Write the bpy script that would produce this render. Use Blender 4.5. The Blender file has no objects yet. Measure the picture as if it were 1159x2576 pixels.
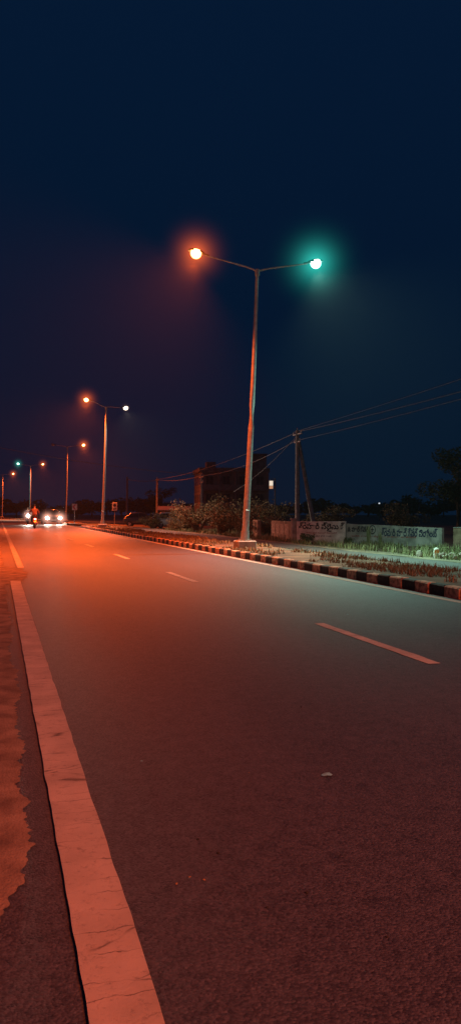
import bpy, math, random
from mathutils import Vector, Matrix, noise
R = random.Random(7)
scene = bpy.context.scene
COL = scene.collection
scene.view_settings.view_transform = 'Standard'
scene.view_settings.look = 'None'
scene.view_settings.exposure = 0

# ------------------------------------------------------------------ helpers
class M:
    def __init__(s): s.v=[]; s.f=[]; s.m=[]; s.sm=[]
    def add(s, vs, fs, mi=0, smooth=False):
        o=len(s.v); s.v+= [tuple(p) for p in vs]
        for f in fs:
            s.f.append(tuple(i+o for i in f)); s.m.append(mi); s.sm.append(smooth)
    def box(s, c, d, rz=0, mi=0, bev=0.0, mat=None):
        x,y,z=[k/2 for k in d]; b=min(bev,x*.9,y*.9,z*.9)
        if b<=0:
            vs=[(sx*x,sy*y,sz*z) for sz in(-1,1) for sy in(-1,1) for sx in(-1,1)]
            fs=[(0,2,3,1),(4,5,7,6),(0,1,5,4),(2,6,7,3),(0,4,6,2),(1,3,7,5)]
        else:
            def ring(xx,yy,zz,bb):
                return [(-xx+bb,-yy,zz),(xx-bb,-yy,zz),(xx,-yy+bb,zz),(xx,yy-bb,zz),(xx-bb,yy,zz),(-xx+bb,yy,zz),(-xx,yy-bb,zz),(-xx,-yy+bb,zz)]
            vs=ring(x-b,y-b,-z,b*.5)+ring(x,y,-z+b,b)+ring(x,y,z-b,b)+ring(x-b,y-b,z,b*.5)
            fs=[tuple(range(7,-1,-1)),tuple(range(24,32))]
            for k in range(3):
                for i in range(8):
                    j=(i+1)%8; fs.append((k*8+i,k*8+j,k*8+8+j,k*8+8+i))
        T=mat if mat is not None else Matrix.Translation(c)@Matrix.Rotation(rz,4,'Z')
        s.add([T@Vector(p) for p in vs],fs,mi)
    def tube(s, pts, rad, n=10, mi=0, cap=True):
        pts=[Vector(p) for p in pts]
        if not hasattr(rad,'__len__'): rad=[rad]*len(pts)
        vs=[];fs=[]
        for i,p in enumerate(pts):
            a=pts[max(0,i-1)]; b=pts[min(len(pts)-1,i+1)]
            t=(b-a).normalized()
            u=t.cross(Vector((0,0,1)))
            if u.length<.05: u=t.cross(Vector((0,1,0)))
            u.normalize(); w=t.cross(u)
            for k in range(n):
                an=2*math.pi*k/n
                vs.append(p+(u*math.cos(an)+w*math.sin(an))*rad[i])
        for i in range(len(pts)-1):
            for k in range(n):
                j=(k+1)%n
                fs.append((i*n+k,i*n+j,(i+1)*n+j,(i+1)*n+k))
        s.add(vs,fs,mi,True)
        if cap:
            s.add(vs[:n],[tuple(range(n))],mi); s.add(vs[-n:],[tuple(range(n-1,-1,-1))],mi)
    def ell(s,c,r,nu=12,nv=8,mi=0,T=None,z0=-1,z1=1):
        vs=[];fs=[]
        a0=math.asin(z0);a1=math.asin(z1)
        for i in range(nv+1):
            ph=a0+(a1-a0)*i/nv
            for k in range(nu):
                th=2*math.pi*k/nu
                p=Vector((r[0]*math.cos(ph)*math.cos(th),r[1]*math.cos(ph)*math.sin(th),r[2]*math.sin(ph)))
                if T is not None: p=T@p
                vs.append(p+Vector(c))
        for i in range(nv):
            for k in range(nu):
                j=(k+1)%nu; fs.append((i*nu+k,i*nu+j,(i+1)*nu+j,(i+1)*nu+k))
        s.add(vs,fs,mi,True)
    def torus(s,c,R0,r,axis='X',n=28,m=8,mi=0):
        vs=[];fs=[]
        for i in range(n):
            a=2*math.pi*i/n
            for k in range(m):
                b=2*math.pi*k/m; rr=R0+r*math.cos(b); h=r*math.sin(b)
                p=(h,rr*math.cos(a),rr*math.sin(a))
                vs.append(Vector(p)+Vector(c))
        for i in range(n):
            for k in range(m):
                fs.append((i*m+k,((i+1)%n)*m+k,((i+1)%n)*m+(k+1)%m,i*m+(k+1)%m))
        s.add(vs,fs,mi,True)
    def obj(s,name,mats,parent=None,loc=(0,0,0),rz=0,**props):
        me=bpy.data.meshes.new(name); me.from_pydata(s.v,[],s.f)
        for m_ in (mats if isinstance(mats,(list,tuple)) else [mats]): me.materials.append(m_)
        me.polygons.foreach_set('material_index',s.m)
        me.polygons.foreach_set('use_smooth',s.sm); me.update()
        o=bpy.data.objects.new(name,me); COL.objects.link(o)
        o.location=loc; o.rotation_euler=(0,0,rz)
        if parent: o.parent=parent
        for k,v in props.items(): o[k]=v
        return o
def empty(name,loc,rz=0,**props):
    o=bpy.data.objects.new(name,None); COL.objects.link(o); o.location=loc; o.rotation_euler=(0,0,rz)
    o.empty_display_size=.3
    for k,v in props.items(): o[k]=v
    return o
def copy_tree(o,loc,rz=None,scale=None,**props):
    n=o.copy(); COL.objects.link(n); n.location=loc
    if rz is not None: n.rotation_euler=(0,0,rz)
    if scale: n.scale=scale
    for k,v in props.items(): n[k]=v
    for ch in list(o.children):
        c=ch.copy(); COL.objects.link(c); c.parent=n; c.matrix_parent_inverse=ch.matrix_parent_inverse.copy()
        for g in list(ch.children):
            d=g.copy(); COL.objects.link(d); d.parent=c
    return n

# ------------------------------------------------------------------ materials
def newmat(name):
    m=bpy.data.materials.new(name); m.use_nodes=True
    nt=m.node_tree; b=nt.nodes['Principled BSDF']
    return m,nt,b
def N(nt,t,**kw):
    n=nt.nodes.new(t)
    for k,v in kw.items(): setattr(n,k,v)
    return n
def simple(name,c1,c2=None,scale=6,rough=.7,metal=0,bump=.0,bscale=60,coord='Object'):
    m,nt,b=newmat(name)
    if c2 is None: c2=tuple(x*.7 for x in c1)
    tc=N(nt,'ShaderNodeTexCoord'); no=N(nt,'ShaderNodeTexNoise'); no.inputs['Scale'].default_value=scale; no.inputs['Detail'].default_value=8
    nt.links.new(tc.outputs[coord],no.inputs['Vector'])
    r=N(nt,'ShaderNodeValToRGB'); r.color_ramp.elements[0].position=.35; r.color_ramp.elements[1].position=.65
    r.color_ramp.elements[0].color=(*c2,1); r.color_ramp.elements[1].color=(*c1,1)
    nt.links.new(no.outputs['Fac'],r.inputs['Fac']); nt.links.new(r.outputs['Color'],b.inputs['Base Color'])
    b.inputs['Roughness'].default_value=rough; b.inputs['Metallic'].default_value=metal
    if bump:
        n2=N(nt,'ShaderNodeTexNoise'); n2.inputs['Scale'].default_value=bscale; n2.inputs['Detail'].default_value=6
        nt.links.new(tc.outputs[coord],n2.inputs['Vector'])
        bp=N(nt,'ShaderNodeBump'); bp.inputs['Strength'].default_value=bump; bp.inputs['Distance'].default_value=.02
        nt.links.new(n2.outputs['Fac'],bp.inputs['Height']); nt.links.new(bp.outputs['Normal'],b.inputs['Normal'])
    return m
def emis(name,c,s,base=(.8,.8,.8),rim=None):
    m,nt,b=newmat(name); b.inputs['Base Color'].default_value=(*base,1)
    b.inputs['Emission Color'].default_value=(*c,1); b.inputs['Emission Strength'].default_value=s
    tc=N(nt,'ShaderNodeTexCoord'); no=N(nt,'ShaderNodeTexNoise'); no.inputs['Scale'].default_value=20
    nt.links.new(tc.outputs['Object'],no.inputs['Vector'])
    mr=N(nt,'ShaderNodeMapRange'); mr.inputs[3].default_value=s*.85; mr.inputs[4].default_value=s*1.15
    nt.links.new(no.outputs['Fac'],mr.inputs[0]); nt.links.new(mr.outputs[0],b.inputs['Emission Strength'])
    if rim:   # diffusing bowl: dimmer and more saturated towards its edge
        lw=N(nt,'ShaderNodeLayerWeight'); lw.inputs[0].default_value=.5
        r=N(nt,'ShaderNodeValToRGB'); r.color_ramp.elements[0].position=.15; r.color_ramp.elements[1].position=.8
        r.color_ramp.elements[0].color=(*c,1); r.color_ramp.elements[1].color=(*rim,1)
        nt.links.new(lw.outputs['Facing'],r.inputs['Fac']); nt.links.new(r.outputs['Color'],b.inputs['Emission Color'])
    return m

def asphalt(name,lo,hi,bump=.65,dust=False,rough=.56):
    m,nt,b=newmat(name); L=nt.links.new
    tc=N(nt,'ShaderNodeTexCoord')
    n1=N(nt,'ShaderNodeTexNoise'); n1.inputs['Scale'].default_value=.45; n1.inputs['Detail'].default_value=6
    mp=N(nt,'ShaderNodeMapping'); mp.inputs['Scale'].default_value=(1,.22,1)
    L(tc.outputs['Object'],mp.inputs['Vector']); L(mp.outputs[0],n1.inputs['Vector'])
    n2=N(nt,'ShaderNodeTexNoise'); n2.inputs['Scale'].default_value=11; n2.inputs['Detail'].default_value=9; n2.inputs['Roughness'].default_value=.75
    L(tc.outputs['Object'],n2.inputs['Vector'])
    v=N(nt,'ShaderNodeTexVoronoi'); v.inputs['Scale'].default_value=120; L(tc.outputs['Object'],v.inputs['Vector'])
    n3=N(nt,'ShaderNodeTexNoise'); n3.inputs['Scale'].default_value=75; n3.inputs['Detail'].default_value=7; n3.inputs['Roughness'].default_value=.7; L(tc.outputs['Object'],n3.inputs['Vector'])
    a=N(nt,'ShaderNodeMath',operation='MULTIPLY_ADD'); a.inputs[1].default_value=.40; L(n1.outputs['Fac'],a.inputs[0])
    a2=N(nt,'ShaderNodeMath',operation='MULTIPLY'); a2.inputs[1].default_value=.38; L(n2.outputs['Fac'],a2.inputs[0]); L(a2.outputs[0],a.inputs[2])
    a3=N(nt,'ShaderNodeMath',operation='MULTIPLY_ADD'); a3.inputs[1].default_value=.28; L(v.outputs['Color'],a3.inputs[0]); L(a.outputs[0],a3.inputs[2])
    r=N(nt,'ShaderNodeValToRGB'); r.color_ramp.elements[0].position=.36; r.color_ramp.elements[1].position=.74
    r.color_ramp.elements[0].color=(*lo,1); r.color_ramp.elements[1].color=(*hi,1)
    L(a3.outputs[0],r.inputs['Fac']); out=r.outputs['Color']
    if dust:   # sandy dust blown in from the shoulder
        sp=N(nt,'ShaderNodeSeparateXYZ'); L(tc.outputs['Object'],sp.inputs[0])
        nd=N(nt,'ShaderNodeTexNoise'); nd.inputs['Scale'].default_value=.8; nd.inputs['Detail'].default_value=9; nd.inputs['Roughness'].default_value=.65; L(mp.outputs[0],nd.inputs['Vector'])
        mx_=N(nt,'ShaderNodeMapRange'); mx_.inputs[1].default_value=3.6; mx_.inputs[2].default_value=.2; L(sp.outputs['X'],mx_.inputs[0])
        my_=N(nt,'ShaderNodeMapRange'); my_.inputs[1].default_value=8; my_.inputs[2].default_value=19; L(sp.outputs['Y'],my_.inputs[0])
        d1=N(nt,'ShaderNodeMath',operation='MULTIPLY'); L(mx_.outputs[0],d1.inputs[0]); L(my_.outputs[0],d1.inputs[1])
        d2=N(nt,'ShaderNodeMath',operation='MULTIPLY'); L(d1.outputs[0],d2.inputs[0]); L(nd.outputs['Fac'],d2.inputs[1])
        d3=N(nt,'ShaderNodeMath',operation='MULTIPLY'); d3.inputs[1].default_value=1.7; d3.use_clamp=True; L(d2.outputs[0],d3.inputs[0])
        mx=N(nt,'ShaderNodeMix',data_type='RGBA'); mx.inputs[7].default_value=(.27,.21,.15,1); L(d3.outputs[0],mx.inputs[0]); L(out,mx.inputs[6]); out=mx.outputs[2]
    L(out,b.inputs['Base Color'])
    b.inputs['Roughness'].default_value=rough; b.inputs['Specular IOR Level'].default_value=.45
    h=N(nt,'ShaderNodeMath',operation='MULTIPLY_ADD'); h.inputs[1].default_value=-.8; L(v.outputs['Distance'],h.inputs[0]); L(n3.outputs['Fac'],h.inputs[2])
    bp=N(nt,'ShaderNodeBump'); bp.inputs['Strength'].default_value=bump; bp.inputs['Distance'].default_value=.006
    L(h.outputs[0],bp.inputs['Height']); L(bp.outputs['Normal'],b.inputs['Normal'])
    return m
ASPH=asphalt('asphalt',(.028,.032,.048),(.135,.145,.180),dust=True)
ASPH2=asphalt('old_asphalt',(.06,.06,.06),(.13,.125,.12),rough=.7)
SAND=simple('sand',(.36,.27,.19),(.16,.11,.08),scale=5,rough=.95,bump=.45,bscale=90)
SOIL=simple('red_soil',(.20,.125,.08),(.07,.05,.035),scale=.9,rough=.95,bump=.8,bscale=12)
DIRT=simple('pale_dirt',(.28,.23,.16),(.08,.065,.04),scale=1.0,rough=.95,bump=.8,bscale=14)
CONC=simple('concrete',(.35,.33,.31),(.2,.19,.17),scale=5,rough=.85,bump=.3)
STEEL=simple('galvanised_steel',(.42,.42,.42),(.30,.30,.30),scale=8,rough=.5,metal=.4)
DARK=simple('dark_paint',(.03,.03,.035),rough=.5)
RUBBER=simple('rubber',(.02,.02,.02),rough=.85)
CHROME=simple('chrome',(.6,.6,.6),rough=.2,metal=1)
GLASS=simple('tinted_glass',(.02,.025,.03),rough=.08)
BARK=simple('bark',(.12,.085,.06),rough=.95,bump=.6)
WIRE=simple('cable_sheath',(.22,.23,.25),rough=.5)
def leafmat(name,a,b_):
    m,nt,b=newmat(name); L=nt.links.new
    g=N(nt,'ShaderNodeNewGeometry'); r=N(nt,'ShaderNodeValToRGB')
    r.color_ramp.elements[0].color=(*a,1); r.color_ramp.elements[1].color=(*b_,1)
    L(g.outputs['Random Per Island'],r.inputs['Fac']); L(r.outputs['Color'],b.inputs['Base Color'])
    b.inputs['Roughness'].default_value=.75
    return m
LEAF=leafmat('leaf_green',(.025,.045,.015),(.08,.10,.04))
DRYLEAF=leafmat('leaf_dry',(.06,.05,.02),(.22,.15,.06))
GRASS=leafmat('grass_blade',(.05,.06,.02),(.26,.25,.11))
DRYGRASS=leafmat('dry_grass_blade',(.10,.07,.035),(.30,.22,.11))

def paint(name,col,wear):
    m,nt,b=newmat(name); L=nt.links.new
    tc=N(nt,'ShaderNodeTexCoord')
    n=N(nt,'ShaderNodeTexNoise'); n.inputs['Scale'].default_value=34; n.inputs['Detail'].default_value=9; n.inputs['Roughness'].default_value=.8
    L(tc.outputs['Object'],n.inputs['Vector'])
    r=N(nt,'ShaderNodeValToRGB'); r.color_ramp.elements[0].position=wear; r.color_ramp.elements[1].position=wear+.2
    r.color_ramp.elements[0].color=(.16,.14,.13,1); r.color_ramp.elements[1].color=(*col,1)
    L(n.outputs['Fac'],r.inputs['Fac'])
    # transverse hair cracks
    dn=N(nt,'ShaderNodeTexNoise'); dn.inputs['Scale'].default_value=14; dn.inputs['Detail'].default_value=5; L(tc.outputs['Object'],dn.inputs['Vector'])
    ad=N(nt,'ShaderNodeVectorMath',operation='MULTIPLY_ADD'); ad.inputs[1].default_value=(.0,.06,0); L(dn.outputs['Color'],ad.inputs[0]); L(tc.outputs['Object'],ad.inputs[2])
    mp=N(nt,'ShaderNodeMapping'); mp.inputs['Scale'].default_value=(1.6,9,1); L(ad.outputs[0],mp.inputs['Vector'])
    v=N(nt,'ShaderNodeTexVoronoi',feature='DISTANCE_TO_EDGE'); v.inputs['Scale'].default_value=1; L(mp.outputs[0],v.inputs['Vector'])
    cr=N(nt,'ShaderNodeValToRGB'); cr.color_ramp.elements[0].position=.0; cr.color_ramp.elements[1].position=.022
    cr.color_ramp.elements[0].color=(.30,.30,.30,1); cr.color_ramp.elements[1].color=(1,1,1,1)
    L(v.outputs['Distance'],cr.inputs['Fac'])
    mk=N(nt,'ShaderNodeTexNoise'); mk.inputs['Scale'].default_value=6; L(tc.outputs['Object'],mk.inputs['Vector'])
    mkr=N(nt,'ShaderNodeMapRange'); mkr.inputs[1].default_value=.40; mkr.inputs[2].default_value=.55; L(mk.outputs['Fac'],mkr.inputs[0])
    mx=N(nt,'ShaderNodeMix',data_type='RGBA',blend_type='MULTIPLY'); L(mkr.outputs[0],mx.inputs[0])
    L(r.outputs['Color'],mx.inputs[6]); L(cr.outputs['Color'],mx.inputs[7])
    # broad grime
    gn=N(nt,'ShaderNodeTexNoise'); gn.inputs['Scale'].default_value=3.5; gn.inputs['Detail'].default_value=6; L(tc.outputs['Object'],gn.inputs['Vector'])
    gr=N(nt,'ShaderNodeMapRange'); gr.inputs[1].default_value=.3; gr.inputs[2].default_value=.7; gr.inputs[3].default_value=.66; gr.inputs[4].default_value=1; L(gn.outputs['Fac'],gr.inputs[0])
    mg=N(nt,'ShaderNodeVectorMath',operation='SCALE'); L(mx.outputs[2],mg.inputs[0]); L(gr.outputs[0],mg.inputs['Scale']); L(mg.outputs[0],b.inputs['Base Color'])
    bp=N(nt,'ShaderNodeBump'); bp.inputs['Strength'].default_value=.8; bp.inputs['Distance'].default_value=.005
    L(n.outputs['Fac'],bp.inputs['Height']); L(bp.outputs['Normal'],b.inputs['Normal']); b.inputs['Roughness'].default_value=.75
    return m
WHITEP=paint('road_paint',(.66,.60,.50),.25)
WORNP=paint('worn_road_paint',(.62,.60,.54),.32)

# ------------------------------------------------------------------ road geometry
def cx(y):   # road bends gently away
    return -.0019*(y-85)**2 if y>85 else 0.0
def gz(x,y):
    x=x-cx(y)
    if x<6.0: return 0.0
    if x<8.2: return 0.0
    if x<14: return -.12-.18*max(0,(x-11.5))/2.5
    return -.30
YS=[-40+2*i for i in range(0,180)]
def ribbon(name,x0,x1,z0,z1,mat,ys=YS,jit=None,**p):
    m=M(); vs=[];fs=[]
    for y in ys:
        a=x0(y) if callable(x0) else x0; b_=x1(y) if callable(x1) else x1
        vs+= [(a+cx(y),y,z0),(b_+cx(y),y,z1)]
    for i in range(len(ys)-1): fs.append((2*i,2*i+1,2*i+3,2*i+2))
    m.add(vs,fs); return m.obj(name,mat,kind='structure',**p)
m=M(); xs=[-420,-200,-100,-50,-25,-12,-6,-3,6.1,8.6,11.5,12.2,14,18,25,40,70,120,220,420]
ys=[-400,-200,-100,-60]+[-40+10*i for i in range(36)]+[330,360,420]
def gh(x):
    if x<=6.1: return -.012
    if x<=11.5: return -.16
    if x<14: return -.16-.16*(x-11.5)/2.5
    return -.32
for y in ys:
    for x in xs: m.v.append((x+ (cx(y) if y<320 else cx(318)),y,gh(x)))
W=len(xs)
for j in range(len(ys)-1):
    for i in range(W-1):
        m.f.append((j*W+i,j*W+i+1,(j+1)*W+i+1,(j+1)*W+i)); m.m.append(0); m.sm.append(False)
ground=m.obj('ground',SOIL,kind='structure')
fine=[-3+.015*i for i in range(1400)]+[18+.05*i for i in range(240)]+[30+1.5*i for i in range(195)]
def sand_edge(y):
    e=.11+.06*noise.noise(Vector((y*.8,3.3,0)))+.035*noise.noise(Vector((y*3.1,1.3,0)))+.03*noise.noise(Vector((y*12,5.3,0)))+.022*noise.noise(Vector((y*34,2.3,0)))
    if y<2.9: e-=.16*(2.9-y)**1.3
    if 13.2<y<17.6: e+=.42*math.sin((y-13.2)/4.4*math.pi)**.5+.1*noise.noise(Vector((y*2.5,7,0)))
    if y>24: e+=.35*min(1,(y-24)/6)*abs(noise.noise(Vector((y*.15,9,0))))*2
    return e
ribbon('road',-1.2,6.06,0.0,0.0,ASPH)
ribbon('sand_shoulder',-14,sand_edge,.006,.004,SAND,ys=fine)
ribbon('service_road',8.45,11.4,-.10,-.12,ASPH2)
ribbon('verge',lambda y:11.4+.15*noise.noise(Vector((y*.7,0,4))),13.9,-.114,-.29,DIRT,ys=[y*.5 for y in range(-60,400)])
def median(y0,y1):
    ys=[y0+.5*i for i in range(int((y1-y0)/.5)+1)]
    ribbon('median',6.2,8.3,.115,.10,SOIL,ys=ys)
def kerbmat():
    m,nt,b=newmat('kerb_paint'); L=nt.links.new
    tc=N(nt,'ShaderNodeTexCoord'); sp=N(nt,'ShaderNodeSeparateXYZ'); L(tc.outputs['Object'],sp.inputs[0])
    d=N(nt,'ShaderNodeMath',operation='MULTIPLY'); d.inputs[1].default_value=1/.8; L(sp.outputs['Y'],d.inputs[0])
    f=N(nt,'ShaderNodeMath',operation='FRACT'); L(d.outputs[0],f.inputs[0])
    g=N(nt,'ShaderNodeMath',operation='GREATER_THAN'); g.inputs[1].default_value=.5; L(f.outputs[0],g.inputs[0])
    no=N(nt,'ShaderNodeTexNoise'); no.inputs['Scale'].default_value=14; no.inputs['Detail'].default_value=8; L(tc.outputs['Object'],no.inputs['Vector'])
    r=N(nt,'ShaderNodeValToRGB'); r.color_ramp.elements[0].position=.36; r.color_ramp.elements[1].position=.56
    r.color_ramp.elements[0].color=(.24,.12,.07,1); r.color_ramp.elements[1].color=(.68,.40,.24,1); L(no.outputs['Fac'],r.inputs['Fac'])
    r2=N(nt,'ShaderNodeValToRGB'); r2.color_ramp.elements[0].position=.4; r2.color_ramp.elements[1].position=.75
    r2.color_ramp.elements[0].color=(.010,.010,.012,1); r2.color_ramp.elements[1].color=(.05,.045,.04,1); L(no.outputs['Fac'],r2.inputs['Fac'])
    mx=N(nt,'ShaderNodeMix',data_type='RGBA'); L(g.outputs[0],mx.inputs[0]); L(r2.outputs['Color'],mx.inputs[6]); L(r.outputs['Color'],mx.inputs[7])
    L(mx.outputs[2],b.inputs['Base Color']); b.inputs['Roughness'].default_value=.75
    bp=N(nt,'ShaderNodeBump'); bp.inputs['Strength'].default_value=.5; bp.inputs['Distance'].default_value=.01; L(no.outputs['Fac'],bp.inputs['Height']); L(bp.outputs['Normal'],b.inputs['Normal'])
    return m
KERB=kerbmat()
def kerb(y0,y1,x,face=1):
    m=M(); k=int(round(y0/.4))
    while k*.4<y1:
        yc=k*.4+.2; j=R.uniform(-.010,.010)
        T=Matrix.Translation((x+cx(yc)+j,yc,.06+R.uniform(-.008,.008)))@Matrix.Rotation(R.uniform(-.02,.02),4,'Z')@Matrix.Rotation(R.uniform(-.02,.02),4,'X')
        m.box(None,(.16,.39,.20),bev=.018,mat=T); k+=1
    return m.obj('kerb',KERB,kind='structure')
median(-39,59); kerb(-10,59.2,6.14)
m=M()
for i in range(14):
    a=math.pi*i/13
    m.box((7.2+1.06*math.cos(a),59.3+.9*math.sin(a),.06),(.36,.16,.20),rz=a+math.pi/2,bev=.02)
m.obj('median_nose_kerb',simple('pale_kerb',(.6,.58,.54),(.3,.28,.26)),kind='structure')
median(72,240); kerb(72,170,6.14)
ribbon('back_kerb',8.3,8.44,.11,-.09,CONC,ys=[-39+i for i in range(99)])
def poly_strip(name,x0,x1,y0,y1,z,mat,step=.25,jit=.004,**p):
    n=max(2,int((y1-y0)/step)); ys=[y0+(y1-y0)*i/n for i in range(n+1)]
    return ribbon(name,lambda y:x0+jit*noise.noise(Vector((y*6,x0,1))),lambda y:x1+jit*noise.noise(Vector((y*6,x1,7))),z,z,mat,ys=ys,**p)
poly_strip('edge_line',.205,.375,-3,13.8,.010,WHITEP,step=.03,jit=.005)
poly_strip('edge_line',.40,.54,17,150,.010,WORNP,step=.5)
poly_strip('edge_line',5.80,5.92,-5,59,.004,WHITEP,step=.25,jit=.01)
poly_strip('edge_line',5.80,5.92,72,170,.004,WORNP,step=1)
for k in range(-1,12):
    y0=5.35+7.1*k
    if k==1: y0=12.75
    xo=3.30-.008*max(0,y0-5)
    poly_strip('lane_marking',xo-.055,xo+.055,y0,y0+2.3,.004,WORNP if k>0 else WHITEP,step=.1,jit=.012)

# ------------------------------------------------------------------ sky and haze
m=M(); m.ell((0,0,0),(400,400,400),nu=64,nv=32)
SKY,nt,b=newmat('night_sky'); nt.nodes.remove(b); L=nt.links.new
tc=N(nt,'ShaderNodeTexCoord'); sp=N(nt,'ShaderNodeSeparateXYZ'); L(tc.outputs['Object'],sp.inputs[0])
mr=N(nt,'ShaderNodeMapRange'); mr.inputs[1].default_value=-10; mr.inputs[2].default_value=240; L(sp.outputs['Z'],mr.inputs[0])
r=N(nt,'ShaderNodeValToRGB'); r.color_ramp.elements[0].color=(.0006,.0062,.0190,1); r.color_ramp.elements[1].color=(.0012,.0094,.0310,1)
L(mr.outputs[0],r.inputs['Fac'])
e=N(nt,'ShaderNodeEmission'); e.inputs['Strength'].default_value=1.05; L(r.outputs['Color'],e.inputs['Color'])
L(e.outputs[0],nt.nodes['Material Output'].inputs['Surface'])
SKY.cycles.emission_sampling='NONE'
m.obj('sky',SKY,kind='structure')
w=bpy.data.worlds.new('World'); scene.world=w; w.use_nodes=True; nt=w.node_tree
nt.nodes['Background'].inputs[0].default_value=(.002,.01,.03,1); nt.nodes['Background'].inputs[1].default_value=0.2
vs=N(nt,'ShaderNodeVolumeScatter'); vs.inputs['Density'].default_value=.00026; vs.inputs['Anisotropy'].default_value=.3
nt.links.new(vs.outputs[0],nt.nodes['World Output'].inputs['Volume'])
try: w.cycles.volume_sampling='EQUIANGULAR'
except Exception as ex: print(ex)

# ------------------------------------------------------------------ street lamps
ORANGE=(1.0,.120,.016); TEAL=(.30,.62,.48); PALE=(.9,.75,.6); COOL_FILL=(.50,.72,.80)
E_OR=emis('sodium_lens',(1,.55,.16),12,rim=(.55,.07,.01)); E_TE=emis('mercury_lens',(.7,1,.85),10,rim=(.05,.45,.35)); E_PA=emis('pale_lens',(1,.8,.6),5)
OFFL=simple('unlit_lens',(.3,.3,.3),rough=.3)
def spot(name,loc,aim,col,power,size=165,blend=1,rad=.10,parent=None):
    l=bpy.data.lights.new(name,'SPOT'); l.color=col; l.energy=power; l.spot_size=math.radians(size); l.spot_blend=blend; l.shadow_soft_size=rad
    o=bpy.data.objects.new(name,l); COL.objects.link(o)
    o.rotation_euler=Vector(aim).to_track_quat('-Z','Y').to_euler(); o.location=loc
    if parent: o.parent=parent
    return o
GM={}
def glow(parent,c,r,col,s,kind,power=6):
    """painted bloom around a lamp: small emission-only volume with soft falloff"""
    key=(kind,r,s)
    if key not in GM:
        m,nt,b=newmat('painted_halo_'+kind); nt.nodes.remove(b); L=nt.links.new
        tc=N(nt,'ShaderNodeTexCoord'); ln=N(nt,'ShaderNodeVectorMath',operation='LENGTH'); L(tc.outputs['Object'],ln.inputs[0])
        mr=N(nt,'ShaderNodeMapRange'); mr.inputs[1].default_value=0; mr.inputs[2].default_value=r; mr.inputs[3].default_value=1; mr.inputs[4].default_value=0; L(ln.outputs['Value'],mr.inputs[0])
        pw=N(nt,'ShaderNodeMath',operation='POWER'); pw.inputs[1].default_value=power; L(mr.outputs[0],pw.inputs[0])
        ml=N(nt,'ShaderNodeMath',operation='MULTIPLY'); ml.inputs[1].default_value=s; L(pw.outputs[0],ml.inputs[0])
        em=N(nt,'ShaderNodeEmission'); em.inputs['Color'].default_value=(*col,1); L(ml.outputs[0],em.inputs['Strength'])  # halo painted as emission; nothing is scattered in this volume
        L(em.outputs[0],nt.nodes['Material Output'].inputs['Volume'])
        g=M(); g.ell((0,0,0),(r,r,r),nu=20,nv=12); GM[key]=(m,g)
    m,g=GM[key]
    return g.obj('painted_glow',m,parent,loc=c)
def street_lamp(x,y,H,lean,arms,label,yaw=0,gs=1.0):
    e=empty('street_lamp',(x,y,.10),yaw,label=label,category='street lamp',group='street lamps along the median')
    m=M(); m.box((0,0,.12),(.55,.55,.30),bev=.03); m.box((0,0,.285),(.34,.34,.02)); 
    for sx in(-1,1):
        for sy in(-1,1): m.tube([(sx*.13,sy*.13,.28),(sx*.13,sy*.13,.34)],.014,6)
    m.obj('plinth',CONC,e)
    top=Vector((lean,0,H-.10))
    m=M(); pts=[];rad=[]
    for i in range(13):
        t=i/12; pts.append(Vector((0,0,.29)).lerp(top,t)+Vector((.03*math.sin(t*3.1),0,0))); rad.append(.10-.053*t)
    m.tube(pts,rad,14); m.tube([(0,0,.29),(lean*.03,0,.55)],[.125,.12],14)
    m.tube([top-Vector((0,0,.12)),top+Vector((0,0,.06))],[.075,.07],12)
    m.obj('pole',STEEL,e)
    m=M(); m.box((lean*.11,-.098,1.0),(.11,.02,.32),bev=.006); m.obj('access_door',STEEL,e)
    for (sd,ln,rise,kind,pw,aim) in arms:
        end=top+Vector((sd*(ln-.28),0,rise*.9)); st=top+Vector((0,0,0))
        m=M(); m.tube([st,st+Vector((sd*.12,0,.05)),st+Vector((sd*.35,0,.07+rise*.12)),st.lerp(end,.6)+Vector((0,0,.02)),end],[.034,.030,.026,.024,.022],8)
        m.obj('arm',STEEL,e)
        c=top+Vector((sd*ln,0,rise))
        tilt=Matrix.Rotation(-sd*.16,3,'Y')
        m=M(); m.ell(c+Vector((-sd*.02,0,.03)),(.26,.13,.09),nu=14,nv=6,z0=-.1,z1=1,T=tilt); m.tube([end-Vector((sd*.1,0,0)),c-Vector((sd*.14,0,-.02))],.03,8)
        hd=m.obj('lamp_head',DARK,e)
        m=M(); m.ell(c-Vector((0,0,.0)),(.165,.15,.165),nu=18,nv=10,z0=-1,z1=.45,T=tilt)
        m.obj('lamp_lens',{'or':E_OR,'te':E_TE,'pa':E_PA,'off':OFFL,'co':E_TE}[kind],hd)
        if pw:
            spot('lamp_light',c-Vector((0,0,.28)),aim,{'or':ORANGE,'te':TEAL,'pa':PALE,'co':COOL_FILL}[kind],pw,parent=e,size=140 if kind in('te','co') else 165)
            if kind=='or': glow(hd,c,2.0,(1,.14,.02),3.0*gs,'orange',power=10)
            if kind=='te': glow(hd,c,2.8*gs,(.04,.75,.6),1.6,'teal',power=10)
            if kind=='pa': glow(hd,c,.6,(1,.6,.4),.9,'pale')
    return e
PW=15000
street_lamp(6.9,21.4,8.26,.38,[(-1,1.85,.36,'or',PW*1.1,(-.75,.35,-1)),(1,1.85,.42,'te',PW*.95,(.5,-.25,-1))],'tall galvanised twin-arm street lamp, one orange and one teal light')
street_lamp(6.9,53.3,8.4,.25,[(-1,1.35,.5,'or',PW*1.1,(-.3,-.2,-1)),(1,1.35,.05,'pa',3000,(.4,0,-1))],'twin-arm street lamp with orange light and dim pale light')
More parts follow.
